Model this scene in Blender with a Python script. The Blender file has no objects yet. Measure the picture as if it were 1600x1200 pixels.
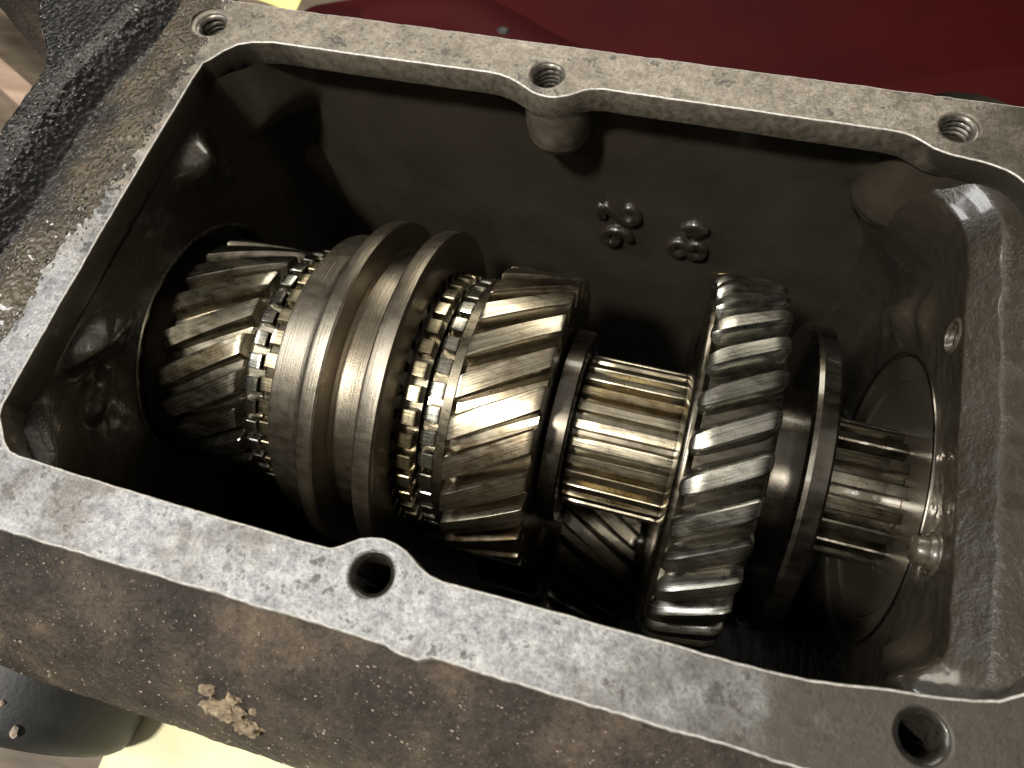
import bpy, bmesh, math, random
from mathutils import Vector, Matrix, noise
random.seed(7)
S = 0.001                                   # everything below is written in millimetres
R = math.radians
scn = bpy.context.scene
col = scn.collection

# ------------------------------------------------------------------ camera, world, lights, exposure
cam_d = bpy.data.cameras.new("camera"); cam = bpy.data.objects.new("camera", cam_d); col.objects.link(cam)
RX = ((0.95928695, 0.27014947, -0.0823882), (-0.21596094, 0.88960299, 0.40245173), (0.18201491, -0.36827406, 0.91172627))
cam.matrix_world = Matrix.Translation(Vector((159.703, -23.559, 163.731)) * S) @ Matrix(RX).transposed().to_4x4()
cam_d.sensor_fit = 'HORIZONTAL'; cam_d.sensor_width = 36; cam_d.lens = 36 * 1143.57 / 1600
cam_d.clip_start = 0.01; cam_d.clip_end = 50
cam_d.dof.use_dof = True; cam_d.dof.focus_distance = 0.205; cam_d.dof.aperture_fstop = 15
scn.camera = cam

w = bpy.data.worlds.new("World"); scn.world = w; w.use_nodes = True
bg = w.node_tree.nodes['Background']; bg.inputs[0].default_value = (1.0, 0.93, 0.82, 1); bg.inputs[1].default_value = 0.02

def area(name, loc, target, size, watts, color, shape='DISK', size_y=None):
    d = bpy.data.lights.new(name, 'AREA'); d.shape = shape; d.size = size * S
    if size_y: d.size_y = size_y * S
    d.energy = watts; d.color = color
    o = bpy.data.objects.new(name, d); col.objects.link(o)
    o.location = Vector(loc) * S
    o.rotation_euler = (Vector(target) - Vector(loc)).to_track_quat('-Z', 'Y').to_euler()
    return o
area("work_lamp", (-130, -350, 900), (100, 60, -40), 105, 12.5, (1.0, 0.95, 0.86))
area("window_light", (-640, -60, 660), (40, 60, -40), 380, 5.0, (0.97, 0.97, 0.96), 'RECTANGLE', 300)
area("ceiling_light", (60, 0, 950), (100, 60, -60), 1500, 3.3, (1.0, 0.93, 0.82), 'RECTANGLE', 1300)

area("garage_door_light", (-40, 840, 430), (150, 60, -40), 620, 4.6, (1.0, 0.94, 0.80), 'RECTANGLE', 260)

vs = scn.view_settings
vs.view_transform = 'Standard'; vs.look = 'None'; vs.exposure = 0.0; vs.gamma = 1.0; vs.use_curve_mapping = False
scn.cycles.max_bounces = 6

# ------------------------------------------------------------------ helpers
YC, ZC = 62.25, -74.3                       # main shaft axis
def sstep(a, b, x):
    t = min(1, max(0, (x - a) / (b - a))); return t * t * (3 - 2 * t)
def nz(x, y, z, s): return noise.noise(Vector((x / s, y / s, z / s)))
def fbm(x, y, z, s, o=4): return noise.fractal(Vector((x / s, y / s, z / s)), 1.0, 2.0, o)
def mesh(name, verts, faces, smooth=True, angle=40):
    me = bpy.data.meshes.new(name)
    me.from_pydata([(a * S, b * S, c * S) for a, b, c in verts], [], faces)
    me.update()
    bm = bmesh.new(); bm.from_mesh(me); bmesh.ops.recalc_face_normals(bm, faces=bm.faces); bm.to_mesh(me); bm.free()
    if smooth:
        me.polygons.foreach_set('use_smooth', [True] * len(me.polygons))
        me.set_sharp_from_angle(angle=R(angle))
    return me
def obj(name, me, mat, parent=None, loc=(0, 0, 0), kind=None):
    o = bpy.data.objects.new(name, me); col.objects.link(o)
    if mat and not me.materials: me.materials.append(mat)
    o.location = Vector(loc) * S
    if parent: o.parent = parent
    if kind: o['kind'] = kind
    return o
def thing(name, label, cat, loc=(0, 0, 0), group=None):
    o = bpy.data.objects.new(name, None); col.objects.link(o); o.location = Vector(loc) * S
    o.empty_display_size = 0.01; o['label'] = label; o['category'] = cat
    if group: o['group'] = group
    return o
def grid(fn, nu, nv, skip=None):
    """fn(i/nu, j/nv) -> point"""
    vs_ = [fn(i / nu, j / nv) for i in range(nu + 1) for j in range(nv + 1)]
    fs = []
    for i in range(nu):
        for j in range(nv):
            a = i * (nv + 1) + j
            if skip and skip(vs_[a]): continue
            fs.append((a, a + 1, a + nv + 2, a + nv + 1))
    return vs_, fs
def lathe(prof, n=120, closed=True, jit=0):
    """profile of (x, r) round the X axis"""
    m = len(prof); v = []; f = []
    for k in range(n):
        c, s = math.cos(2 * math.pi * k / n), math.sin(2 * math.pi * k / n)
        for x, r in prof: v.append((x, r * c, r * s))
    for k in range(n):
        k2 = (k + 1) % n
        for j in range(m if closed else m - 1):
            j2 = (j + 1) % m
            f.append((k * m + j, k * m + j2, k2 * m + j2, k2 * m + j))
    return v, f
def lathe_z(prof, n=48):
    v = []; f = []; m = len(prof)
    for k in range(n):
        c, s = math.cos(2 * math.pi * k / n), math.sin(2 * math.pi * k / n)
        for r, z in prof: v.append((r * c, r * s, z))
    for k in range(n):
        k2 = (k + 1) % n
        for j in range(m - 1): f.append((k * m + j, k2 * m + j, k2 * m + j + 1, k * m + j + 1))
    return v, f

# ------------------------------------------------------------------ materials
class NT:
    def __init__(s, name):
        s.m = bpy.data.materials.new(name); s.m.use_nodes = True; s.t = s.m.node_tree; s.n = s.t.nodes; s.l = s.t.links
        s.b = s.n['Principled BSDF']
        tc = s.n.new('ShaderNodeTexCoord'); mp = s.n.new('ShaderNodeMapping'); mp.inputs['Scale'].default_value = (1000,) * 3
        s.l.new(tc.outputs['Object'], mp.inputs[0]); s.co = mp.outputs[0]     # object coordinates in millimetres
    def set(s, k, v):
        if hasattr(v, 'is_output') or hasattr(v, 'links'): s.l.new(v, s.b.inputs[k])
        else: s.b.inputs[k].default_value = v
    def scale(s, v):
        mp = s.n.new('ShaderNodeMapping'); mp.inputs['Scale'].default_value = v; s.l.new(s.co, mp.inputs[0]); return mp.outputs[0]
    def noise(s, size, detail=4, rough=.55, co=None, dist=0):
        t = s.n.new('ShaderNodeTexNoise'); t.inputs['Scale'].default_value = 1.0 / size; t.inputs['Detail'].default_value = detail
        t.inputs['Roughness'].default_value = rough; t.inputs['Distortion'].default_value = dist
        s.l.new(co or s.co, t.inputs['Vector']); return t.outputs['Fac']
    def voro(s, size, feature='F1', co=None, out='Distance'):
        t = s.n.new('ShaderNodeTexVoronoi'); t.inputs['Scale'].default_value = 1.0 / size; t.feature = feature
        s.l.new(co or s.co, t.inputs['Vector']); return t.outputs[out]
    def ramp(s, fac, stops):
        r = s.n.new('ShaderNodeValToRGB'); s.l.new(fac, r.inputs[0]); e = r.color_ramp.elements
        while len(e) < len(stops): e.new(.5)
        for i, (p, c) in enumerate(stops):
            e[i].position = p; e[i].color = (c if isinstance(c, tuple) else (c, c, c)) + (1,)
        return r.outputs[0]
    def mix(s, fac, a, b, mode='MIX'):
        x = s.n.new('ShaderNodeMix'); x.data_type = 'RGBA'; x.blend_type = mode
        for k, v in ((0, fac), (6, a), (7, b)):
            if hasattr(v, 'links'): s.l.new(v, x.inputs[k])
            elif k == 0: x.inputs[0].default_value = v
            else: x.inputs[k].default_value = tuple(v) + (1,)
        return x.outputs[2]
    def math(s, op, a, b=0, clamp=False):
        x = s.n.new('ShaderNodeMath'); x.operation = op; x.use_clamp = clamp
        for k, v in ((0, a), (1, b)):
            if hasattr(v, 'links'): s.l.new(v, x.inputs[k])
            else: x.inputs[k].default_value = v
        return x.outputs[0]
    def sep(s, axis):
        x = s.n.new('ShaderNodeSeparateXYZ'); s.l.new(s.co, x.inputs[0]); return x.outputs[axis]
    def bump(s, h, mm, strength=1.0, prev=None):
        b = s.n.new('ShaderNodeBump'); b.inputs['Distance'].default_value = mm * S; b.inputs['Strength'].default_value = strength
        s.l.new(h, b.inputs['Height'])
        if prev: s.l.new(prev, b.inputs['Normal'])
        return b.outputs[0]
    def rnd(s):
        return s.n.new('ShaderNodeObjectInfo').outputs['Random']

def mat_steel(name, light, dark, rough=(.2, .42), stain=.5, turned=None, coat=.8, pit=.015):
    m = NT(name)
    n1 = m.noise(9, 3, .5, m.scale((1, 1, 1))); n2 = m.noise(2.4, 3, .5, m.scale((.5, 1, 1))); n3 = m.noise(.35, 3)
    f = m.math('ADD', m.math('MULTIPLY', n1, .6), m.math('ADD', m.math('MULTIPLY', n2, .25), .075))
    f = m.math('ADD', f, m.math('MULTIPLY', m.math('SUBTRACT', m.rnd(), .5), .30))
    c = m.ramp(f, [(stain - .13, dark), (stain, tuple((a * .5 + b * .5) for a, b in zip(light, dark))), (stain + .12, light)])
    c = m.mix(.22, c, m.ramp(n3, [(.3, .4), (.6, 1.0)]), 'MULTIPLY')
    if not turned:
        an = m.n.new('ShaderNodeAttribute'); an.attribute_name = 'flow'
        oi = m.n.new('ShaderNodeVectorMath'); oi.operation = 'ADD'; m.l.new(an.outputs['Vector'], oi.inputs[0])
        cm = m.n.new('ShaderNodeCombineXYZ'); m.l.new(m.math('MULTIPLY', m.rnd(), 91.0), cm.inputs[0]); m.l.new(cm.outputs[0], oi.inputs[1])
        st = m.noise(1.0, 4, .65, oi.outputs[0]); c = m.mix(.9, c, m.ramp(st, [(.32, .28), (.50, .8), (.62, 1.0)]), 'MULTIPLY')
    m.set('Base Color', c); m.set('Metallic', 1.0)
    m.set('Roughness', m.ramp(m.math('ADD', m.math('MULTIPLY', n2, .6), m.math('MULTIPLY', n3, .4)), [(.35, rough[0]), (.65, rough[1])]))
    m.set('Coat Weight', coat); m.set('Coat Roughness', .09); m.set('Coat IOR', 1.5)
    b = m.bump(n3, pit)
    if not turned: b = m.bump(st, .04, 1, b)
    if turned:
        t = m.noise(.5, 3, .7, m.scale((1, .012, .012))); b = m.bump(t, turned, 1, b)
    m.set('Normal', b)
    return m.m
M = {}
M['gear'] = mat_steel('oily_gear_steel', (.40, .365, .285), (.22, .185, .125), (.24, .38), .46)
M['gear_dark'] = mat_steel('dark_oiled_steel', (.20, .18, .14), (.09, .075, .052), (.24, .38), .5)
M['tooth_a'] = mat_steel('varnished_gear_tooth_steel', (.40, .355, .265), (.19, .135, .07), (.26, .38), .47)
M['tooth_c'] = mat_steel('dark_varnished_tooth_steel', (.37, .34, .265), (.17, .14, .085), (.24, .38), .47)
M['tooth_d'] = mat_steel('oil_grey_tooth_steel', (.37, .36, .315), (.20, .19, .155), (.24, .38), .45)
M['sleeve'] = mat_steel('turned_sleeve_steel', (.32, .282, .222), (.26, .222, .165), (.30, .40), .47, turned=.09, coat=.15, pit=.05)
M['spline'] = mat_steel('golden_stained_spline_steel', (.62, .56, .42), (.40, .315, .17), (.24, .38), .45)
M['brass'] = mat_steel('oily_brass', (.54, .47, .31), (.32, .25, .14), (.24, .38), .42)
M['dog'] = mat_steel('bright_steel_dog_teeth', (.54, .53, .47), (.27, .25, .20), (.18, .32), .45)
M['ring'] = mat_steel('dark_turned_ring', (.17, .155, .13), (.08, .07, .055), (.24, .36), .5, turned=.012)

# dark oily inside of the casting
m = NT('oily_black_cast_iron')
n1 = m.noise(22, 4); n2 = m.noise(1.6, 5, .65); n3 = m.noise(.5, 3)
m.set('Base Color', m.mix(m.ramp(m.voro(3.1, 'F1'), [(.02, 1.0), (.05, 0.0)]), m.ramp(n1, [(.35, (.036, .030, .0215)), (.65, (.045, .0375, .027))]), (.16, .14, .11)))
m.set('Roughness', m.ramp(n1, [(.3, .30), (.7, .46)])); m.set('Metallic', 0.0); m.set('Specular IOR Level', .5)
m.set('Coat Weight', .55); m.set('Coat Roughness', .22)
m.set('Normal', m.bump(n3, .05, 1, m.bump(n2, .13)))
M['inside'] = m.m

# wetter variant on the end walls
m = NT('wet_oily_cast_iron')
n1 = m.noise(22, 4); n2 = m.noise(2.4, 5, .65); n3 = m.noise(.5, 3)
m.set('Base Color', m.mix(m.ramp(m.voro(3.1, 'F1'), [(.02, 1.0), (.05, 0.0)]), m.ramp(n1, [(.35, (.024, .0195, .0135)), (.65, (.031, .0255, .018))]), (.16, .14, .11)))
m.set('Roughness', m.ramp(n1, [(.3, .20), (.7, .36)])); m.set('Metallic', 0.0); m.set('Specular IOR Level', .5)
m.set('Coat Weight', .8); m.set('Coat Roughness', .12)
m.set('Normal', m.bump(n3, .10, 1, m.bump(n2, .42)))
M['wet'] = m.m

# machined gasket face: grey, tan residue, dark spots, oily darkening and painted light falloff towards the rear end
m = NT('gasket_face_iron')
n1 = m.noise(16, 5, .6); n2 = m.noise(3.2, 7, .72); n3 = m.noise(.7, 4, .65); n4 = m.noise(30, 3)
base = m.ramp(n2, [(.28, (.10, .103, .11)), (.44, (.27, .275, .285)), (.54, (.37, .372, .375)), (.68, (.55, .545, .53))])
tan = m.ramp(n2, [(.3, (.13, .105, .075)), (.5, (.28, .24, .185)), (.7, (.44, .39, .31))])
y = m.sep(1); x = m.sep(0)
fy = m.math('ADD', m.math('MULTIPLY', y, .0075), m.math('MULTIPLY', m.math('SUBTRACT', n1, .5), 1.6))
c = m.mix(m.ramp(fy, [(.25, 0.0), (.8, .85)]), base, tan)
spot = m.ramp(m.math('ADD', m.math('MULTIPLY', n2, .6), m.math('MULTIPLY', m.noise(11, 3), .4)), [(.55, 0.0), (.60, .85)])
c = m.mix(spot, c, (.045, .045, .048))
c = m.mix(m.ramp(m.noise(24, 5, .65), [(.52, 0.0), (.66, .6)]), c, (.12, .10, .075))
c = m.mix(.7, c, m.ramp(n3, [(.34, .35), (.58, 1.0)]), 'MULTIPLY')
oil_falloff = m.math('ADD', m.math('MULTIPLY', m.math('SUBTRACT', m.math('SUBTRACT', x, m.math('MULTIPLY', y, .35)), 146), .0135), m.math('MULTIPLY', m.math('SUBTRACT', n1, .5), 1.4))
oil_falloff = m.ramp(oil_falloff, [(.1, 0.0), (.8, .92)])
c = m.mix(oil_falloff, c, (.045, .037, .025))  # oily film and light falloff share this darkening of the rear end
m.set('Base Color', c); m.set('Metallic', .3)
m.set('Roughness', m.ramp(n3, [(.3, .38), (.7, .62)]))
m.set('Normal', m.bump(n3, .14, 1, m.bump(n2, .22)))
M['face'] = m.m

# wet lumpy grime on the front end and bell housing
m = NT('wet_black_grime')
n1 = m.noise(14, 4); n2 = m.noise(1.9, 4, .6); n3 = m.noise(.6, 3); x = m.sep(0)
br = m.ramp(m.math('ADD', m.math('MULTIPLY', x, .045), m.math('MULTIPLY', n1, 1.1)), [(-.0 + .0, (.018, .017, .016)), (.0 + .02, (.018, .017, .016))])
g = m.math('ADD', m.math('MULTIPLY', m.math('ADD', x, 27), .09), m.math('MULTIPLY', m.math('SUBTRACT', n1, .5), 2.2))
c = m.mix(m.ramp(g, [(.0, 0.0), (1.0, 1.0)]), (.012, .0115, .011), m.ramp(n1, [(.3, (.026, .020, .012)), (.7, (.105, .083, .053))]))
m.set('Base Color', c); m.set('Roughness', m.ramp(n1, [(.3, .10), (.7, .28)])); m.set('Coat Weight', 1.0); m.set('Coat Roughness', .06)
vb = m.ramp(m.voro(1.5, 'SMOOTH_F1'), [(.1, 1.0), (.6, 0.0)])
m.set('Normal', m.bump(n2, .7, 1, m.bump(vb, .6, 1, m.bump(n3, .2))))
M['grime'] = m.m

# dry dirty brown outside
m = NT('dirty_brown_casting')
n1 = m.noise(20, 4); n2 = m.noise(1.6, 6, .7); n3 = m.noise(.5, 4, .6)
c = m.ramp(n1, [(.3, (.036, .030, .026)), (.52, (.085, .067, .054)), (.72, (.19, .145, .10))])
c = m.mix(.8, c, m.ramp(n2, [(.3, .3), (.62, 1.0)]), 'MULTIPLY')
c = m.mix(m.ramp(m.noise(.9, 3, .6), [(.64, 0.0), (.70, .7)]), c, (.26, .215, .165))
m.set('Base Color', c); m.set('Roughness', m.ramp(n2, [(.3, .5), (.7, .85)])); m.set('Specular IOR Level', .35)
m.set('Normal', m.bump(n3, .3, 1, m.bump(n2, 1.1)))
M['outside'] = m.m

def simple(name, c1, c2, size, rough, bumpmm=.05, coat=0, metallic=0, stretch=None):
    m = NT(name); co = m.scale(stretch) if stretch else None
    n = m.noise(size, 5, .6, co); m.set('Base Color', m.ramp(n, [(.32, c1), (.68, c2)])); m.set('Roughness', rough)
    m.set('Coat Weight', coat); m.set('Metallic', metallic); m.set('Normal', m.bump(m.noise(size * .15, 3, .6, co), bumpmm)); return m.m
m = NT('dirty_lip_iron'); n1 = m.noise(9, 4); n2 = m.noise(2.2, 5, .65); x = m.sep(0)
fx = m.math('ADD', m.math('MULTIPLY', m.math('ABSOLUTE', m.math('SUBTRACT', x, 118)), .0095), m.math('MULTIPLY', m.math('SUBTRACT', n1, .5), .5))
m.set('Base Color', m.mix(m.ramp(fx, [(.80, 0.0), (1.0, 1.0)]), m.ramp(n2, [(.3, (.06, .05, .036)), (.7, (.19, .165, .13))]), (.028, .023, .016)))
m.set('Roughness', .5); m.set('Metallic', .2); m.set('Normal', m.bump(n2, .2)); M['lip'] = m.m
M['thread'] = simple('oily_thread_iron', (.06, .054, .045), (.22, .20, .17), 2, .38, .03, .3, .7)
M['boss'] = simple('oily_grey_brown_iron', (.05, .042, .030), (.13, .112, .085), 9, .42, .1, .3, .1)
M['drop'] = simple('wet_oil_bead', (.010, .008, .006), (.028, .022, .014), 3, .08, .01, 1.0)
M['edge'] = simple('bare_worn_edge_iron', (.34, .325, .30), (.68, .66, .62), 1.2, .45, .06, 0, .15)
M['thread2'] = simple('oily_brown_thread', (.03, .025, .018), (.085, .07, .05), 2, .34, .03, .3, .1)
M['thread_shade'] = simple('shade_black_thread', (.008, .007, .006), (.03, .026, .02), 2, .3, .03, .2, 0)  # painted black to stand for the unlit depth of the near holes
M['sludge'] = simple('black_oil_sludge', (.006, .006, .005), (.014, .012, .009), 20, .25, .1, .3)
M['rubber'] = simple('black_smooth_paint', (.010, .0105, .012), (.024, .025, .026), 9, .55, .15, 0)
M['cream'] = simple('cream_paper', (.86, .80, .50), (.92, .88, .60), 22, .7, .2)
M['wood'] = simple('worn_pinkish_wood', (.22, .145, .10), (.40, .29, .22), 7, .65, .2, 0, 0, (.08, 1, 1))
M['bench'] = simple('dark_brown_bench_wood', (.06, .045, .03), (.20, .155, .11), 16, .6, .3, 0, 0, (.2, 1, 1))
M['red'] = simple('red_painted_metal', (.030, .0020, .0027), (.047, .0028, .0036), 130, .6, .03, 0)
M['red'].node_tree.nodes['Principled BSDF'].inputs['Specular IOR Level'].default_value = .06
M['yellow'] = simple('yellow_paper', (.75, .66, .18), (.85, .78, .32), 8, .6)
M['chip'] = simple('pale_grit', (.10, .08, .06), (.42, .34, .26), 4, .8, .1)
M['clod'] = simple('caked_dirt', (.12, .085, .055), (.42, .33, .22), 2.2, .9, .4)
M['bristle'] = simple('brass_sliver', (.65, .5, .25), (.8, .66, .4), 2, .3, .01, 0, 1)

# ------------------------------------------------------------------ ground under and behind
def slab(name, x0, x1, y0, y1, z, mat, th=3):
    v, f = grid(lambda a, b: (x0 + (x1 - x0) * a, y0 + (y1 - y0) * b, z), 8, 8)
    return obj(name, mesh(name, v, f), mat)
bench = slab('bench_top', -900, 900, -900, 900, -216, M['bench']); bench['kind'] = 'structure'

# ------------------------------------------------------------------ gearbox case
case = thing('gearbox_case', 'open cast iron gearbox case with grey gasket face and black oily inside', 'gearbox', (120, 65, -214))
O = (-120, -65, 214)                         # case-local offset so coordinates stay absolute
def part(name, vf, mat, parent=case, angle=40, loc=O, kind=None):
    return obj(name, mesh(name, *vf, angle=angle), mat, parent, loc, kind)

# --- gasket flange (top plate with opening and bolt holes)
def resample(pts, step, jit, seed):
    out = []; n = len(pts)
    for i in range(n):
        a, b = Vector(pts[i]), Vector(pts[(i + 1) % n]); L = (b - a).length; k = max(1, int(L / step))
        d = (b - a).normalized(); nrm = Vector((-d.y, d.x))
        for j in range(k):
            p = a + (b - a) * j / k
            out.append(tuple(p + nrm * (jit * fbm(p.x, p.y, seed, 2.5, 4) + jit * 1.3 * nz(p.x, p.y, seed + 5, 9))))
    return out
inner = [(.5, 127.2), (2.3, 129.2), (5, 133.2), (8.5, 136.7), (12.9, 138.5), (20, 139.5), (58, 139.8), (91.7, 140.3), (95.5, 140.0), (98.6, 139.2), (101.5, 138), (104.4, 136.5), (107.2, 135),
         (110, 134.3), (112.7, 134.1), (115.2, 134.6), (117.7, 135.7), (120, 137.1), (122, 138.6), (124.1, 139.5), (128, 140.1), (157, 140.2), (183.7, 140.2), (207, 140.3), (211.2, 140), (213.5, 139.4), (215.4, 138.4), (219.3, 136.1),
         (224.2, 134.9), (232.2, 133.9), (236.9, 132.7), (240, 131), (243, 128), (246.5, 122), (249, 112), (250, 95), (250, 30), (249, 14), (246.5, 7), (243, 2.6), (238.5, .2), (233.9, -1.2), (225.7, -2.6), (218.5, -3.4), (211.3, -4.6), (203, -5.8), (195, -6.3),
         (182, -6.4), (149.5, -6.5), (125, -6.7), (121.8, -6.3), (119.6, -5.3), (116.8, -3.6), (114.6, -2.4), (112.3, -1.6), (109.2, -1.2), (106.1, -1.6), (103.4, -2.6), (101.3, -4), (99.6, -5.4), (97.5, -6.4), (94, -6.6), (65, -6.4), (36.8, -6), (12, -5.2), (9, -4.6), (6.5, -3), (3.2, .6), (1.2, 2.8), (.2, 6), (-.2, 35), (-.5, 63), (-.3, 93), (.1, 120)]
outer = [(-40, -23.4), (60, -23.1), (117, -23.0), (120.5, -24.1), (124.5, -24.3), (127.5, -23.0), (180, -22.8), (272, -22.6), (272, 156), (120, 155.4), (30, 155.3), (-14, 155.8), (-14, 20), (-40, 8)]
holes = [(-4.7, 143.9), (109.8, 143.0), (225.3, 145.2), (-3, -15), (109, -9.6), (225.2, -10.6)]
cu = bpy.data.curves.new('flange', 'CURVE'); cu.dimensions = '2D'; cu.fill_mode = 'BOTH'
def spline(pts):
    s = cu.splines.new('POLY'); s.points.add(len(pts) - 1); s.use_cyclic_u = True
    for q, (a, b) in zip(s.points, pts): q.co = (a * S, b * S, 0, 1)
spline(resample(outer, 1.2, .22, 3)); spline(resample(inner, .8, .10, 8))
HR = 5.2
for hx, hy in holes:
    spline([(hx + (HR + .12 * nz(k, hx, 0, 2)) * math.cos(k * math.pi / 20), hy + (HR + .12 * nz(k, hy, 3, 2)) * math.sin(k * math.pi / 20)) for k in range(40)])
BEV = .6
cu.extrude = (4.5 - BEV) * S; cu.bevel_depth = BEV * S; cu.bevel_resolution = 1; cu.offset = -BEV * S
tmp = bpy.data.objects.new('tmp', cu); col.objects.link(tmp)
dg = bpy.context.evaluated_depsgraph_get(); me = bpy.data.meshes.new_from_object(tmp.evaluated_get(dg)); me.name = 'cover_flange'
bpy.data.objects.remove(tmp); me.materials.clear()
me.polygons.foreach_set('use_smooth', [True] * len(me.polygons)); me.set_sharp_from_angle(angle=R(50))
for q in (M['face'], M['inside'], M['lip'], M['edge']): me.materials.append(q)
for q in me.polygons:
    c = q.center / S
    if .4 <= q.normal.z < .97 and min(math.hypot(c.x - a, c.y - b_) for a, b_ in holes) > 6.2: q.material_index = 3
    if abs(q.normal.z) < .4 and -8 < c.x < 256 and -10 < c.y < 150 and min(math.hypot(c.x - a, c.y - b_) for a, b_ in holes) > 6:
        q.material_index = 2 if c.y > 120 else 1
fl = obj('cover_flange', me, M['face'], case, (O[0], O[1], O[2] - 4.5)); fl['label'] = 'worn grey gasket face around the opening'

# --- threaded bolt holes
def thread_prof(depth=28, pitch=1.55, r=HR):
    p = [(r + .2, -.75), (r - .1, -.8)]; z = -.9
    while z > -depth:
        p += [(r - .25, z), (r - 1.15, z - pitch * .42), (r - 1.15, z - pitch * .58)]; z -= pitch
    return p + [(r - 1.2, -depth), (.01, -depth - 1)]
tv = lathe_z(thread_prof())
# a true helix: shear every ring down by one pitch per turn
tv = ([(x, y, z - 1.55 * (math.atan2(y, x) / (2 * math.pi)) if -27.5 < z < -2.3 else z) for x, y, z in tv[0]], tv[1])
tme = mesh('threaded_hole', *tv, angle=60); tme2 = mesh('threaded_hole', *tv, angle=60)
for hx, hy in holes:
    if hy < 50: obj('threaded_hole', tme2, M['thread_shade'], case, (O[0] + hx, O[1] + hy, O[2]))
    else: obj('threaded_hole', tme, M['thread'], case, (O[0] + hx, O[1] + hy, O[2]))

# --- back wall with lip, bosses (one relief)
def back(u, v):
    X = -6 + 260 * u; Z = -7 - 200 * (v ** 1.5)
    y = 149.4 - .006 * (Z + 9)
    def cap(x0, r, zb, h, sx=1.0, tilt=0):
        dx = (X - x0 - tilt * (Z + 9)) / sx; dz = min(0, Z - (zb + r)); d = math.hypot(dx, dz)
        return h * (1 - sstep(r * .42, r * 1.12, d))
    y -= cap(112.5, 15, -30, 4) + cap(231, 20, -42, 6, 1.25, .12) + cap(-2, 20, -44, 15, 1.15, -.05)      # soft fillets round the bosses
    y -= 10 * (1 - sstep(-4, 16, X)) ** 2 + 14 * sstep(225, 256, X) ** 2      # corner fillets
    y -= .10 * fbm(X, y, Z, 18, 2) + .02 * fbm(X, y, Z, 2, 3)
    return (X, y, Z)
part('long_wall', grid(back, 300, 150), M['inside'], angle=80)
def boss(cx, cy, r, zb, sx=1.0, lean=0.0):
    pf = [(r, -8), (r, -12), (r * .99, zb + r * .75), (r * .95, zb + r * .45), (r * .84, zb + r * .2), (r * .62, zb + r * .05), (r * .3, zb), (.01, zb)]
    fine = []
    for (r0, z0), (r1, z1) in zip(pf, pf[1:]):
        for q in range(6): fine.append((r0 + (r1 - r0) * q / 6, z0 + (z1 - z0) * q / 6))
    v, f = lathe_z(fine + [pf[-1]], 72)
    out = []
    for x_, y_, z_ in v:
        d = 1 + .012 * fbm(x_ + cx, y_, z_, 4, 4)
        out.append((cx + x_ * sx * d + lean * (z_ + 8), cy + y_ * d, z_))
    return out, f
part('bolt_boss', boss(112.6, 145.2, 10.9, -29), M['boss'], angle=80)
part('bolt_boss', boss(231, 150.5, 16.5, -42, 1.15, .2), M['inside'], angle=80)
# --- near inner wall and floor
def front(u, v):
    X = -2 + 256 * u; Z = -9 - 200 * v
    return (X, -11.5 - .01 * Z + .3 * fbm(X, 0, Z, 14, 3), Z)
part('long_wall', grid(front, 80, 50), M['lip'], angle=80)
part('case_floor', grid(lambda u, v: (-2 + 256 * u, -12 + 162 * v, -206 + .6 * fbm(u * 250, v * 160, 0, 20, 3)), 60, 40), M['sludge'], angle=80)

# --- end walls with bearing bores
def endwall(name, X0, rb, zt, fn, nr=110, nt=360, lip=6, sgn=1, cut=()):
    v = []; f = []
    ya, yb, za, zb = -12, 150, -206, zt
    for k in range(nt):
        t = 2 * math.pi * k / nt; c, s = math.cos(t), math.sin(t)
        rm = min((yb - YC) / c if c > 1e-6 else (ya - YC) / c if c < -1e-6 else 1e9, (zb - ZC) / s if s > 1e-6 else (za - ZC) / s if s < -1e-6 else 1e9)
        ring = [(X0 - sgn * lip * 2.2, rb), (X0 - sgn * .7, rb), (X0 - sgn * .25, rb + .22), (X0, rb + .6)]
        for xx, rr in ring: v.append((xx, YC + rr * c, ZC + rr * s))
        for j in range(1, nr + 1):
            rr = rb + .6 + (rm - rb - .6) * j / nr
            yy, zz = YC + rr * c, ZC + rr * s
            v.append((fn(yy, zz, rr), yy, zz))
    m_ = nr + 4
    for k in range(nt):
        k2 = (k + 1) % nt
        for j in range(m_ - 1):
            q = v[k * m_ + j]
            if any(math.hypot(q[1] - a, q[2] - b_) < 4.0 for a, b_ in cut): continue
            f.append((k * m_ + j, k * m_ + j + 1, k2 * m_ + j + 1, k2 * m_ + j))
    return part(name, (v, f), M['wet'], angle=50)
def gau(y, z, y0, z0, a, sy, sz, rot=0):
    dy, dz = y - y0, z - z0
    if rot: c, s = math.cos(rot), math.sin(rot); dy, dz = dy * c + dz * s, -dy * s + dz * c
    return a * math.exp(-(dy / sy) ** 2 - (dz / sz) ** 2)
def lw(y, z, r):
    k = sstep(46, 52, r) * sstep(-9, -15, z)
    x = -.5 * sstep(0, 30, r - 60)
    x += k * (gau(y, z, 102, -17, 7.5, 7, 10, .3) + gau(y, z, 111, -33, 3.2, 3.2, 3.2))
    x += k * (gau(y, z, 33, -15, 6.5, 13, 5.5, -.75) + gau(y, z, 17, -30, 2.6, 3.2, 3) - gau(y, z, 24, -27, 2.2, 5, 4) + gau(y, z, -6, -10, 12, 12, 40))
    x += 13 * sstep(128, 152, y) ** 2
    return x + k * (.22 * fbm(0, y, z, 9, 3) + .04 * fbm(0, y, z, 2, 2))
endwall('end_wall', 0, 44.5, -8.5, lw)
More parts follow.
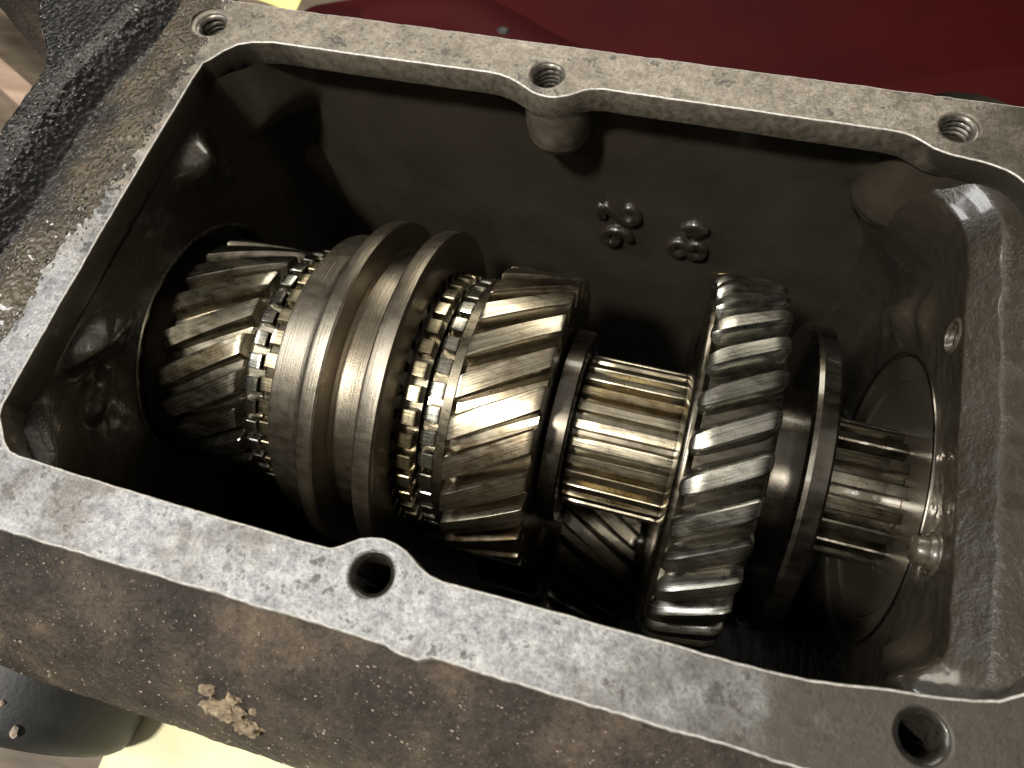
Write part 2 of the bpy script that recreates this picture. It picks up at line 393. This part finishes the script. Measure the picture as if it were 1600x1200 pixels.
def rw(y, z, r):
    k = sstep(47, 52, r)
    x = 235 + 2.2 * sstep(63, 66, r + 2.0 * nz(y, z, 0, 14)) * sstep(-30, -60, z)
    x += .9 * max(0, z + 14 + .8 * nz(y, 3, 0, 9)) + 7 * max(0, z + 7.6 + .5 * nz(y, 9, 0, 6))
    x -= k * (gau(y, z, 116, -52, 6, 7, 8) + gau(y, z, 124, -66, 4, 5, 9) + gau(y, z, 108, -38, 3.5, 7, 4) + gau(y, z, 141, -30, 18, 12, 30))
    x -= k * (gau(y, z, 8, -36, 6, 6, 9) + gau(y, z, 1, -20, 8, 5, 9) + gau(y, z, -9, -60, 10, 9, 60))
    x -= 14 * sstep(128, 152, y) ** 2
    return x + k * (.35 * fbm(5, y, z, 9, 4) + .10 * fbm(5, y, z, 2.2, 3))
SH = ((92.5, -20.5, 235.0),)
endwall('end_wall', 235, 46.5, -4.2, rw, sgn=-1, cut=[q[:2] for q in SH])
# small screw holes in the rear end wall: a raised threaded collar each
sp = [(.5, 5.4), (-.35, 5.0), (-.5, 4.3), (0, 3.9)]; xq = .5
while xq < 9: sp += [(xq, 3.8), (xq + .55, 3.0), (xq + .75, 3.0)]; xq += 1.3
sme = mesh('screw_hole', *lathe(sp + [(10, .05)], 40, closed=False), angle=60)
for yy, zz, xx in SH:
    obj('screw_hole', sme, M['thread2'], case, (O[0] + xx, O[1] + yy, O[2] + zz))

rb_ = lathe([(2, 6.2), (-.4, 5.9), (-.9, 5.2), (-.7, 4.7), (-1.6, 4.5), (-2.1, 4.1), (-1.9, 3.7), (-4.4, 3.5), (-5.0, 3.0), (-5.1, .05)], 48, closed=False)
obj('retainer_screw', mesh('retainer_screw', *rb_, angle=50), M['thread2'], case, (O[0] + 235.2, O[1] + 33.6, O[2] - 25.5))

# --- cast numerals on the back wall
def strokes(paths, rad, X0, Z0, w, h, y=149.6):
    """each path a polyline in a 0..1 box; swept as a melted half-round ridge"""
    v = []; f = []
    for P in paths:
        pts = []
        n = len(P)
        for i in range((n - 1) * 5 + 1):
            t = i / 5; a = min(int(t), n - 2); q = t - a
            p0, p1, p2, p3 = P[max(a - 1, 0)], P[a], P[a + 1], P[min(a + 2, n - 1)]
            pts.append(tuple(.5 * (2 * p1[k] + (p2[k] - p0[k]) * q + (2 * p0[k] - 5 * p1[k] + 4 * p2[k] - p3[k]) * q * q + (3 * p1[k] - p0[k] - 3 * p2[k] + p3[k]) * q ** 3) for k in (0, 1)))
        m_ = 9; b0 = len(v)
        for i, (a, b) in enumerate(pts):
            a2, b2 = pts[min(i + 1, len(pts) - 1)]; a1, b1 = pts[max(i - 1, 0)]
            dx, dz = (a2 - a1) * w, (b2 - b1) * h; L = math.hypot(dx, dz) or 1
            nx, nz_ = -dz / L, dx / L
            e = min(i, len(pts) - 1 - i); k = (.55, .9, 1, 1)[min(e, 3)]
            for j in range(m_):
                t = math.pi * j / (m_ - 1)
                X = X0 + a * w; Z = Z0 + b * h
                rr = rad * (1 + .22 * nz(X, Z, j, 3)) * k
                v.append((X + nx * rr * math.cos(t), y - (2.6 * k * min(1, 1.5 * math.sin(t)) * (1 + .2 * nz(X, Z, 9, 4))) + .3, Z + nz_ * rr * math.cos(t)))
        for i in range(len(pts) - 1):
            for j in range(m_ - 1):
                a = b0 + i * m_ + j; f.append((a, a + 1, a + m_ + 1, a + m_))
    return v, f
num_a = [[(.05, .15), (.07, .5), (.1, .9)], [(.1, .85), (.35, .6), (.62, .22), (.85, .2), (.95, .5), (.85, .82), (.62, .9)]]
num_b = [[(.95, .35), (.8, .75), (.5, .9), (.2, .78), (.08, .45), (.2, .12), (.42, .15), (.52, .45), (.42, .72)]]
num_d = [[(.5, .5), (.3, .85), (.08, .7), (.06, .3), (.28, .12), (.5, .5), (.72, .88), (.95, .7), (.95, .3), (.74, .12), (.5, .5)]]
part('cast_numeral', strokes(num_a, 2.1, 126, -75, 15.5, 11.5), M['wet'], angle=80)
part('cast_numeral', strokes(num_b, 2.0, 128, -89, 12, 10.5), M['wet'], angle=80)
part('cast_numeral', strokes(num_d, 2.0, 155, -89, 13.5, 10.5), M['wet'], angle=80)
part('cast_numeral', strokes([[(.1, .35), (.35, .7), (.65, .7), (.95, .4)], [(.2, .2), (.5, .35), (.85, .2)]], 2.5, 157, -75, 11, 8), M['wet'], angle=80)

# --- front bell housing flange with groove
def bell(u, v):
    y = -60 + 240 * v
    xe = -54 - 22 * sstep(112, 150, y) - 40 * sstep(150, 185, y)
    gx = -33.5 + 9 * sstep(105, 150, y)
    prof = [(-.9, -.7), (-2.6, .12), (-6, .5), (-12, .75), (-19, .5), (gx + 9, -.3), (gx + 5, -2.2), (gx + 2, -7), (gx, -10), (gx - 3, -9.5), (gx - 6, -4), (gx - 9, -.6), (gx - 13, .9), (xe + 5, 1.2), (xe + 2, .2), (xe + .5, -2), (xe - .4, -6), (xe - .8, -20), (xe - 1, -60), (xe - 1, -120)]
    t = u * (len(prof) - 1); a = min(int(t), len(prof) - 2); q = t - a
    X = prof[a][0] * (1 - q) + prof[a + 1][0] * q; Z = prof[a][1] * (1 - q) + prof[a + 1][1] * q
    amp = sstep(-.6, -4, X)
    Z += amp * (.26 * fbm(X, y, 0, 2.4, 4) + .5 * nz(X, y, 4, 11) * sstep(-3, -20, X)) + (.35 * nz(X, y, 7, 10) + .25 * nz(X, y, 17, 4) - .25 - .85 * sstep(90, 40, y)) * sstep(-18, -4, X)
    X += .5 * nz(X, y, 2, 12) * sstep(-30, -50, X)
    return (X, y, Z)
h0 = holes[0]; h3 = holes[3]
part('bell_housing_flange', grid(bell, 266, 640, skip=lambda p: math.hypot(p[0] - h0[0], p[1] - h0[1]) < 6.6 or math.hypot(p[0] - h3[0], p[1] - h3[1]) < 6.6 or (p[1] < -24 and p[0] > -40)), M['grime'], angle=80)['label'] = 'wet black grime covered end flange'

drops = []
for k in range(3600):
    uu = random.uniform(.02, .34) if k % 3 else random.uniform(.45, .72); vv_ = random.uniform(.42, .92); p = bell(uu, vv_)
    if math.hypot(p[0] - h0[0], p[1] - h0[1]) < 8 or p[2] < -6: continue
    r = random.choice([.14, .18, .22, .3, .42, .55]); n = 8; a0 = random.random() * 6; e_ = random.uniform(.7, 1.5)
    v_ = [(p[0], p[1], p[2] + r * .75)]; f_ = []
    for q, (rr_, zz_) in enumerate(((.55, .6), (.9, .25), (1.0, -.2))):
        for j in range(n):
            t_ = a0 + j * 2 * math.pi / n; v_.append((p[0] + r * rr_ * math.cos(t_), p[1] + r * rr_ * e_ * math.sin(t_), p[2] + r * zz_))
    f_ += [(0, 1 + j, 1 + (j + 1) % n) for j in range(n)]
    for q in range(2): f_ += [(1 + q * n + j, 1 + q * n + n + j, 1 + q * n + n + (j + 1) % n, 1 + q * n + (j + 1) % n) for j in range(n)]
    drops.append((v_, f_))
dv, df = [], []
for a_, b_ in drops:
    k = len(dv); dv += a_; df += [tuple(i + k for i in g_) for g_ in b_]
part('oil_droplets', (dv, df), M['drop'], angle=80, kind='stuff')

# --- outer near side of the case
def side(u, v):
    X = -110 + 382 * u
    prof = [(-18, -8.6), (-23.5, -9), (-27, -10.5), (-31, -12.2), (-37, -15.5), (-43, -21), (-48.5, -27.5), (-53.5, -36), (-57.5, -47), (-60, -61), (-60.5, -80), (-60, -120), (-57, -170), (-53, -212)]
    t = v * (len(prof) - 1); a = min(int(t), len(prof) - 2); q = t - a
    y = prof[a][0] * (1 - q) + prof[a + 1][0] * q; z = prof[a][1] * (1 - q) + prof[a + 1][1] * q
    d = .8 * fbm(X, y, z, 16, 3) + .30 * fbm(X, y, z, 3.2, 5) + .45 * min(0, fbm(X, y, z + 40, 2.6, 3) + .15)
    return (X, y - d * .6, z + d * .8)
part('outer_wall', grid(side, 760, 190), M['outside'], angle=80)['label'] = 'dirty brown rough outer side'
# far outer side (closes the case)
part('outer_wall', grid(lambda u, v: (-110 + 382 * u, 154.6 + .2 * fbm(u * 390, 0, v * 200, 15, 3), -8.5 - 204 * v), 60, 30), M['outside'], angle=80)
part('outer_wall', grid(lambda u, v: (271.5 + .3 * fbm(0, u * 210, v * 200, 15, 3), -57 + 211.5 * u, -8.6 - 203 * v), 50, 40), M['outside'], angle=80)
# black side lug
lg = lathe([(0, .01), (0, 30), (.6, 33), (2.2, 35.2), (5, 36.3), (12, 37), (50, 38)], 96, closed=False)
lgv = [(a - 14 + .25 * nz(a, b, c, 12), b, c) for a, b, c in lg[0]]
lug = part('side_lug', ([(y_, x_ , z_) for x_, y_, z_ in lgv], lg[1]), M['rubber'], loc=(O[0] - 20, O[1] - 67, O[2] - 92))
lug['label'] = 'smooth black round lug on the outer side'

# --- caked dirt and grit on the outer side
def blob(c, r, seed, sub=3, sq=(1, 1, 1), amp=.5, fs=.5):
    bm = bmesh.new(); bmesh.ops.create_icosphere(bm, subdivisions=sub, radius=1)
    v = []
    for q in bm.verts:
        p = q.co * (1 + amp * fbm(q.co.x + seed, q.co.y, q.co.z, fs, 4)); v.append((c[0] + p.x * r * sq[0], c[1] + p.y * r * sq[1], c[2] + p.z * r * sq[2]))
    f = [tuple(x.index for x in g.verts) for g in bm.faces]; bm.free(); return v, f
def join(lst):
    v = []; f = []
    for a, b in lst:
        k = len(v); v += a; f += [tuple(i + k for i in g) for g in b]
    return v, f
part('dirt_clump', join([blob((76, -46.6, -27.2), 4.0, 2, 4, (1.5, .8, .7)), blob((82.5, -49, -30.2), 2.9, 5, 4, (1.4, .9, .8)), blob((72, -43.6, -23), 2.3, 9, 3, (1, .9, .7)), blob((79, -43.8, -23.8), 1.9, 12, 3), blob((84, -45.5, -26), 1.3, 15, 3)]), M['clod'], angle=30)['label'] = 'crumbly tan clump of dirt'
chips = [blob((-4, -68.5, -58.6), 1.3, 3, 2, (1, .8, .4), .45), blob((2, -75, -61.9), 1.5, 7, 2, (.9, 1.1, .4), .45)]
def side_at(X, v): return side((X + 110) / 382, v)
for k in range(1500):
    X = random.uniform(-25, 200); v = random.uniform(.14, .62); p = side_at(X, v)
    r = random.choice([.08, .1, .1, .12, .14, .16, .2, .26, .4]) * random.uniform(.7, 1.3)
    n = 5; a0 = random.random() * 6; c = (p[0], p[1] - r * .2, p[2] + r * .35)
    ring = []; tx, ty = random.uniform(-.6, .6), random.uniform(-.6, .6)
    for j in range(n):
        t = a0 + j * 2 * math.pi / n; q = r * random.uniform(.6, 1.35); dx, dy = q * math.cos(t), q * math.sin(t) * .8
        ring.append((c[0] + dx, c[1] + dy * .75, c[2] + dy * .65 + dx * tx * .5))
    top = [(c[0], c[1] - r * .3, c[2] + r * .45)]; bot = [(c[0], c[1] + r * .3, c[2] - r * .45)]
    vv = ring + top + bot; ff = [(j, (j + 1) % n, n) for j in range(n)] + [((j + 1) % n, j, n + 1) for j in range(n)]
    chips.append((vv, ff))
part('grit', join(chips), M['chip'], angle=20, kind='stuff')

# ------------------------------------------------------------------ gear train
def tooth_mesh(name, x0, x1, rr, rt, wr, wt, tw=0.0, ends=(.6, .6), rnd=(0, 0), n=12, crown=.12, bev=.3):
    """one tooth swept along X with twist (deg per mm); wr/wt half widths at root and tip in degrees"""
    v = []; f = []
    rm = (rr + rt) / 2; wm = wr * .45 + wt * .55
    be = math.degrees(bev / rt)
    sec = [(rr - 1.2, -wr * 1.1), (rr + .15 * (rt - rr), -wr * .95), (rm, -wm), (rt - bev, -wt), (rt, -wt + be), (rt + crown * .3, 0), (rt, wt - be), (rt - bev, wt), (rm, wm), (rr + .15 * (rt - rr), wr * .95), (rr - 1.2, wr * 1.1)]
    L = x1 - x0; xs = []
    for e, rd, s in ((ends[0], rnd[0], 0), (ends[1], rnd[1], 1)):
        st = [(0, 1.0 - .0), (e, 0)] if not rd else [(rd * (1 - math.cos(t)), 1 - math.sin(t)) for t in (0.0, .35, .75, 1.15, math.pi / 2)]
        st = [((x1 - a) if s else (x0 + a), b, (rd or e)) for a, b in st]
        if s: st = st[::-1]
        if s == 0: xs += st; mid0 = st[-1][0]
        else:
            a, b = mid0, st[0][0]
            xs += [(a + (b - a) * i / n, 0, 0) for i in range(1, n)]; xs += st
    m_ = len(sec)
    for x, cut, e in xs:
        for r, a in sec:
            dr = cut * min(e, rt - rr) * (r - rr + 1.2) / (rt - rr + 1.2) * .55
            aw = a * (1 - cut * min(.75, math.degrees(e / rt) / max(wt, .5) * .38))
            t = R(aw + tw * (x - x0)); r2 = max(rr - 1.2, r - dr)
            v.append((x, r2 * math.cos(t), r2 * math.sin(t)))
    for i in range(len(xs) - 1):
        for j in range(m_ - 1):
            a = i * m_ + j; f.append((a, a + 1, a + m_ + 1, a + m_))
    f.append(tuple(range(m_))); f.append(tuple(range((len(xs) - 1) * m_, len(xs) * m_))[::-1])
    me = mesh(name, v, f, angle=32)
    at = me.attributes.new('flow', 'FLOAT_VECTOR', 'POINT'); fl_ = []
    for x, cut, e in xs:
        for r, a in sec: fl_ += [x * .07, R(a) * r * 1.6, r * 1.6]
    at.data.foreach_set('vector', fl_)
    return me
def ring_of(parent, name, me, mats, N, phase):
    for k in range(N):
        o = bpy.data.objects.new(name, me); col.objects.link(o); o.parent = parent
        o.rotation_euler = (R(phase + 360 * k / N), 0, 0)
    if not me.materials: me.materials.append(mats)
def gthing(name, label, cat, X): return thing(name, label, cat, (X, YC, ZC))
def gbody(name, prof, mat, parent, n=144, angle=35): return obj(name, mesh(name, *lathe(prof, n), angle=angle), mat, parent)

# front bearing in the end wall bore
b = gthing('ball_bearing', 'dark round bearing in the bore of the end wall behind the input gear', 'bearing', 0)
gbody('outer_race', [(-3, 38), (-3, 44.3), (-9, 44.3), (-9, 38)], M['ring'], b)
gbody('snap_ring', [(-.6, 43.8), (-.6, 45.7), (.7, 45.7), (1.0, 45.2), (.9, 44.3), (.5, 43.8)], M['dog'], b, 180, 20)
gbody('shield', [(-5.5, 20), (-5.2, 38.2), (-8, 38.2), (-8, 20)], M['inside'], b)
gbody('inner_race', [(-3.2, 15), (-3.2, 21), (-9, 21), (-9, 15)], M['ring'], b)

# input gear
g = gthing('input_gear', 'dark helical input gear beside the bearing bore, with steel dog teeth', 'gear', 0)
gbody('gear_body', [(2, 12), (2, 33), (4.5, 35.5), (31.5, 35.5), (33, 34), (36, 34), (36.4, 39.6), (42, 39.6), (42, 12)], M['gear'], g)
ring_of(g, 'tooth', tooth_mesh('tooth', 4.5, 32.5, 35.5, 40.8, 6.9, 5.1, -.91, (.7, .7)), M['tooth_c'], 20, 81.5 - 3)
ring_of(g, 'dog_tooth', tooth_mesh('dog_tooth', 36.6, 41.6, 39.4, 42.9, 3.9, 3.2, 0, (.3, .3), (2.0, 0), 3), M['dog'], 36, 3.3)
# front brass ring
g = gthing('brass_synchro_ring', 'golden brass toothed ring between the input gear and the wide sleeve', 'synchro ring', 43)
gbody('ring_body', [(0, 36), (0, 40.6), (6, 40.6), (6, 36)], M['gear_dark'], g)
ring_of(g, 'tooth', tooth_mesh('tooth', .2, 5.2, 40.4, 43.7, 3.8, 3.2, 0, (.3, .3), (0, 0), 3), M['brass'], 36, 1.6)

# sliding sleeve
g = gthing('synchro_sleeve', 'wide turned steel sleeve with a fork groove and two flanges', 'sleeve', 50)
gbody('sleeve_body', [(0, 44.6), (0, 49.3), (.7, 50.2), (1.5, 50.5), (9, 51.2), (11.6, 52.2), (12.2, 52.9), (13.4, 56.2), (14.0, 57.2), (14.6, 57.5), (18.6, 58.1), (19.3, 57.7), (19.5, 56.8), (19.8, 49.2), (20.6, 48.0), (28.0, 47.8), (30.0, 48.4), (30.8, 50.2), (31.0, 55.8), (31.6, 56.9), (32.2, 57.3), (37.4, 57.9), (38.0, 57.1), (38.2, 56.2), (38.2, 44.6)], M['sleeve'], g, 200, 30)
gbody('hub', [(3, 18), (3, 42), (35, 42), (35, 18)], M['gear_dark'], g)
ring_of(g, 'inner_spline', tooth_mesh('inner_spline', .6, 37.6, 42.0, 45, 3.0, 3.4, 0, (.5, .5), (0, 0), 2), M['gear_dark'], 36, 6.5)

# rear brass ring
g = gthing('brass_synchro_ring', 'golden brass toothed ring between the wide sleeve and the middle helical gear', 'synchro ring', 89.6)
gbody('ring_body', [(-2, 36), (-2, 40.8), (5.6, 40.8), (5.6, 36)], M['gear_dark'], g)
ring_of(g, 'tooth', tooth_mesh('tooth', .2, 5.0, 40.6, 44.2, 3.8, 3.2, 0, (.3, .3), (1.2, 0), 3), M['brass'], 37, 4.4)

# third speed gear
g = gthing('helical_gear', 'brown stained helical gear in the middle with a row of bright dog teeth', 'gear', 96.4)
gbody('gear_body', [(0, 20), (0, 40.2), (5.4, 40.2), (5.8, 44.6), (8.8, 45.2), (10, 43.8), (34.6, 43.8), (35.2, 43), (35.2, 20)], M['gear'], g)
ring_of(g, 'dog_tooth', tooth_mesh('dog_tooth', .4, 5.4, 40.0, 44.2, 3.8, 3.2, 0, (.3, .3), (1.6, 0), 3), M['dog'], 37, 1.0)
ring_of(g, 'tooth', tooth_mesh('tooth', 10.2, 35.2, 43.8, 50.2, 5.6, 4.2, -.69, (.6, .6)), M['tooth_a'], 25, 103.4 + 2.4)

# thrust washer
g = gbody('thrust_washer', [(0, 20), (0, 32.6), (.4, 33.2), (5.6, 33.2), (6.2, 32.6), (6.2, 20)], M['ring'], None)
g.location = Vector((132.4, YC, ZC)) * S; g['label'] = 'plain dark steel washer between the middle gear and the splines'; g['category'] = 'washer'

# main shaft with splines
g = gthing('main_shaft', 'splined steel main shaft with long golden splines between the gears', 'shaft', 139)
gbody('shaft_core', [(-90, 14), (.2, 14), (.2, 22.6), (34, 22.6), (34, 18), (72, 18), (104, 18), (104, 14), (130, 14), (130, .5), (-90, .5)], M['gear_dark'], g)
ring_of(g, 'spline', tooth_mesh('spline', .3, 34.5, 22.4, 25.8, 4.9, 3.4, 0, (.5, .3), (0, 0), 4, .05, .25), M['spline'], 28, 4.0)
ring_of(g, 'spline', tooth_mesh('spline', 70, 100.5, 17.6, 22.2, 6.6, 5.4, 0, (.6, 1.2), (0, 0), 4, .05, .5), M['gear'], 18, 2.0)

# large sliding gear with rounded teeth
g = gthing('large_gear', 'largest gear, dark oily steel with rounded helical teeth, near the rear wall', 'gear', 172)
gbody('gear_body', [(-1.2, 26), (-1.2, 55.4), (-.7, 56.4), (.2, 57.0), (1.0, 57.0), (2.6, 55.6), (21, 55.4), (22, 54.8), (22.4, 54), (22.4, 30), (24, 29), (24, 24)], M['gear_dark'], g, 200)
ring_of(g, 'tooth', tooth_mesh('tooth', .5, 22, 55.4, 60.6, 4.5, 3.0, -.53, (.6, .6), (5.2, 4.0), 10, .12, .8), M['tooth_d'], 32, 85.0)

# rear thrust ring
g = gthing('collar_ring', 'dark turned steel collar between the largest gear and the rear bore', 'collar', 203)
gbody('ring_body', [(0, 24), (0, 48.8), (.8, 50.2), (2, 50.8), (6.4, 50.4), (7.2, 49.6), (7.2, 24)], M['ring'], g, 180, 25)
gbody('hub', [(-6.6, 24), (-6.6, 29), (0.2, 29), (0.2, 24)], M['ring'], g)

# rear bearing recess
b = gthing('ball_bearing', 'dark bearing race inside the rear wall bore', 'bearing', 235)
gbody('outer_race', [(2.2, 38), (2.0, 46.3), (13, 46.3), (13, 38)], M['inside'], b)
gbody('bore_edge', [(-.5, 46.4), (-.35, 47.1), (.4, 47.3), (.6, 46.4)], M['ring'], b, 180, 20)
gbody('cage', [(3.4, 18.5), (3.2, 38.2), (14, 38.2), (14, 18.5)], M['inside'], b)

# counter gear below
g = thing('counter_gear', 'dark lower counter gear glimpsed beneath the splines', 'gear', (140, 50, -164))
gbody('shaft_core', [(-130, 1), (-130, 22), (90, 22), (90, 1)], M['gear_dark'], g, 64)
gbody('gear_body', [(-2, 20), (-2, 37), (28, 37), (28, 20)], M['gear_dark'], g)
ring_of(g, 'tooth', tooth_mesh('tooth', -2, 28, 36.8, 43, 6.2, 3.6, .75, (.8, .8)), M['gear_dark'], 21, 100)
gbody('gear_body', [(-136, 20), (-136, 44), (-108, 44), (-108, 20)], M['gear_dark'], g)
gbody('gear_body', [(-34, 20), (-34, 36), (-8, 36), (-8, 20)], M['gear_dark'], g)

# a brass sliver caught on the largest gear
sl = mesh('metal_sliver', [(0, 0, 0), (9, .3, .2), (9, .9, .8), (4, .8, .5), (4, -.2, .9), (9, .3, 1.0)], [(0, 1, 2, 3), (0, 4, 5, 1), (0, 3, 4), (3, 2, 5, 4), (1, 5, 2)])
o = obj('metal_sliver', sl, M['bristle'], None, (168.0, 105.5, -33)); o['label'] = 'thin golden metal sliver sticking out at the top of the largest gear'; o['category'] = 'metal sliver'
o.rotation_euler = (0, 0, R(10))

# ------------------------------------------------------------------ background things
def box(x0, x1, y0, y1, z0, z1, b=1.5):
    bm = bmesh.new(); bmesh.ops.create_cube(bm, size=1)
    for q in bm.verts: q.co = ((x0 + x1) / 2 + q.co.x * (x1 - x0), (y0 + y1) / 2 + q.co.y * (y1 - y0), (z0 + z1) / 2 + q.co.z * (z1 - z0))
    bmesh.ops.bevel(bm, geom=list(bm.edges), offset=b, segments=2, affect='EDGES', profile=.5)
    v = [tuple(q.co) for q in bm.verts]; f = [tuple(q.index for q in g_.verts) for g_ in bm.faces]; bm.free(); return v, f
t = thing('raised_cream_surface', 'pale cream paper surface below the dirty outer side of the case, raised on an added box', 'box', (110, -260, -215))
obj('added_riser', mesh('added_riser', *box(4, 330, -460, -63, -215, -114)), M['cream'], t, (-110, 260, 215))  # added box that lifts the cream sheet nearer the lamp, so it is brighter
fl_v = grid(lambda u, v: (3.2 + 327.6 * u, -460.8 + 398.4 * v, -112.6 + .5 * nz(u * 376, v * 398, 0, 45)), 60, 60)
p = obj('cream_sheet', mesh('cream_sheet', *fl_v), M['cream'], t, (-110, 260, 215)); p.modifiers.new('thickness', 'SOLIDIFY').thickness = .0008
def board(name, p0, p1, wdt, th, label):
    a, b = Vector(p0), Vector(p1); d = (b - a).normalized(); n = Vector((-d.y, d.x, 0))
    v = []; N = 24
    for i in range(N + 1):
        c = a + (b - a) * i / N
        for sx, sz in ((-1, -1), (-1, .8), (-.93, 1), (.93, 1), (1, .8), (1, -1)):
            q = c + n * (wdt / 2 * sx) + Vector((0, 0, th / 2 * sz + .4 * nz(c.x, c.y, sx * 3, 15))); v.append(tuple(q))
    f = []
    for i in range(N):
        for j in range(6): f.append((i * 6 + j, i * 6 + (j + 1) % 6, i * 6 + 6 + (j + 1) % 6, i * 6 + 6 + j))
    f += [tuple(range(6)), tuple(range(N * 6, N * 6 + 6))]
    o = obj(name, mesh(name, v, f, angle=30), M['wood']); o['label'] = label; o['category'] = 'wooden slat'; o['group'] = 'wooden slats behind the bell housing flange'
board('wooden_slat', (-420, 300, -118), (-120, 150, -118), 13, 22, 'pinkish wooden slat touching the dark flange edge at far left')
board('wooden_slat', (-420, 330, -118), (-130, 205, -118), 11, 22, 'pinkish wooden slat in the top left corner, farther from the bore')
# red panel, curved away so its middle and far side come out shaded
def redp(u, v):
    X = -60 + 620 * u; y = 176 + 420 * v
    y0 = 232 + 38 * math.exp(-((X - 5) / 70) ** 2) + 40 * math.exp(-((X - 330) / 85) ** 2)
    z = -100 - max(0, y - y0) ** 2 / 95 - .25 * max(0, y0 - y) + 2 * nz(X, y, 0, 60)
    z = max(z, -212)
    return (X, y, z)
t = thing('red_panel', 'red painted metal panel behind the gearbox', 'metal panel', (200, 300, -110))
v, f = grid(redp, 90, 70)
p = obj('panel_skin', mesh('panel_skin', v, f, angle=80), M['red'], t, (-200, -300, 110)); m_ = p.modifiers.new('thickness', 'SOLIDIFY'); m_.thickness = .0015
sc = lathe_z([(.01, 2.2), (2.5, 2.0), (3.6, 1.0), (3.9, -1)], 24)
for X, y in ((50, 268), (292, 262)):
    z = redp((X + 60) / 620, (y - 176) / 420)[2]
    obj('rivet', mesh('rivet', *sc), M['rubber'], t, (X - 200, y - 300, z + 110))
yp = grid(lambda u, v: (-60 + 30 * u, 221 + 26 * v, -60 + 2 * math.sin(u * 5) + 2 * v), 16, 10)
o = obj('paper_scrap', mesh('paper_scrap', *yp), M['yellow']); o['label'] = 'yellow paper scrap at the top edge beyond the threaded corner hole'; o['category'] = 'paper scrap'
o.modifiers.new('thickness', 'SOLIDIFY').thickness = .0005
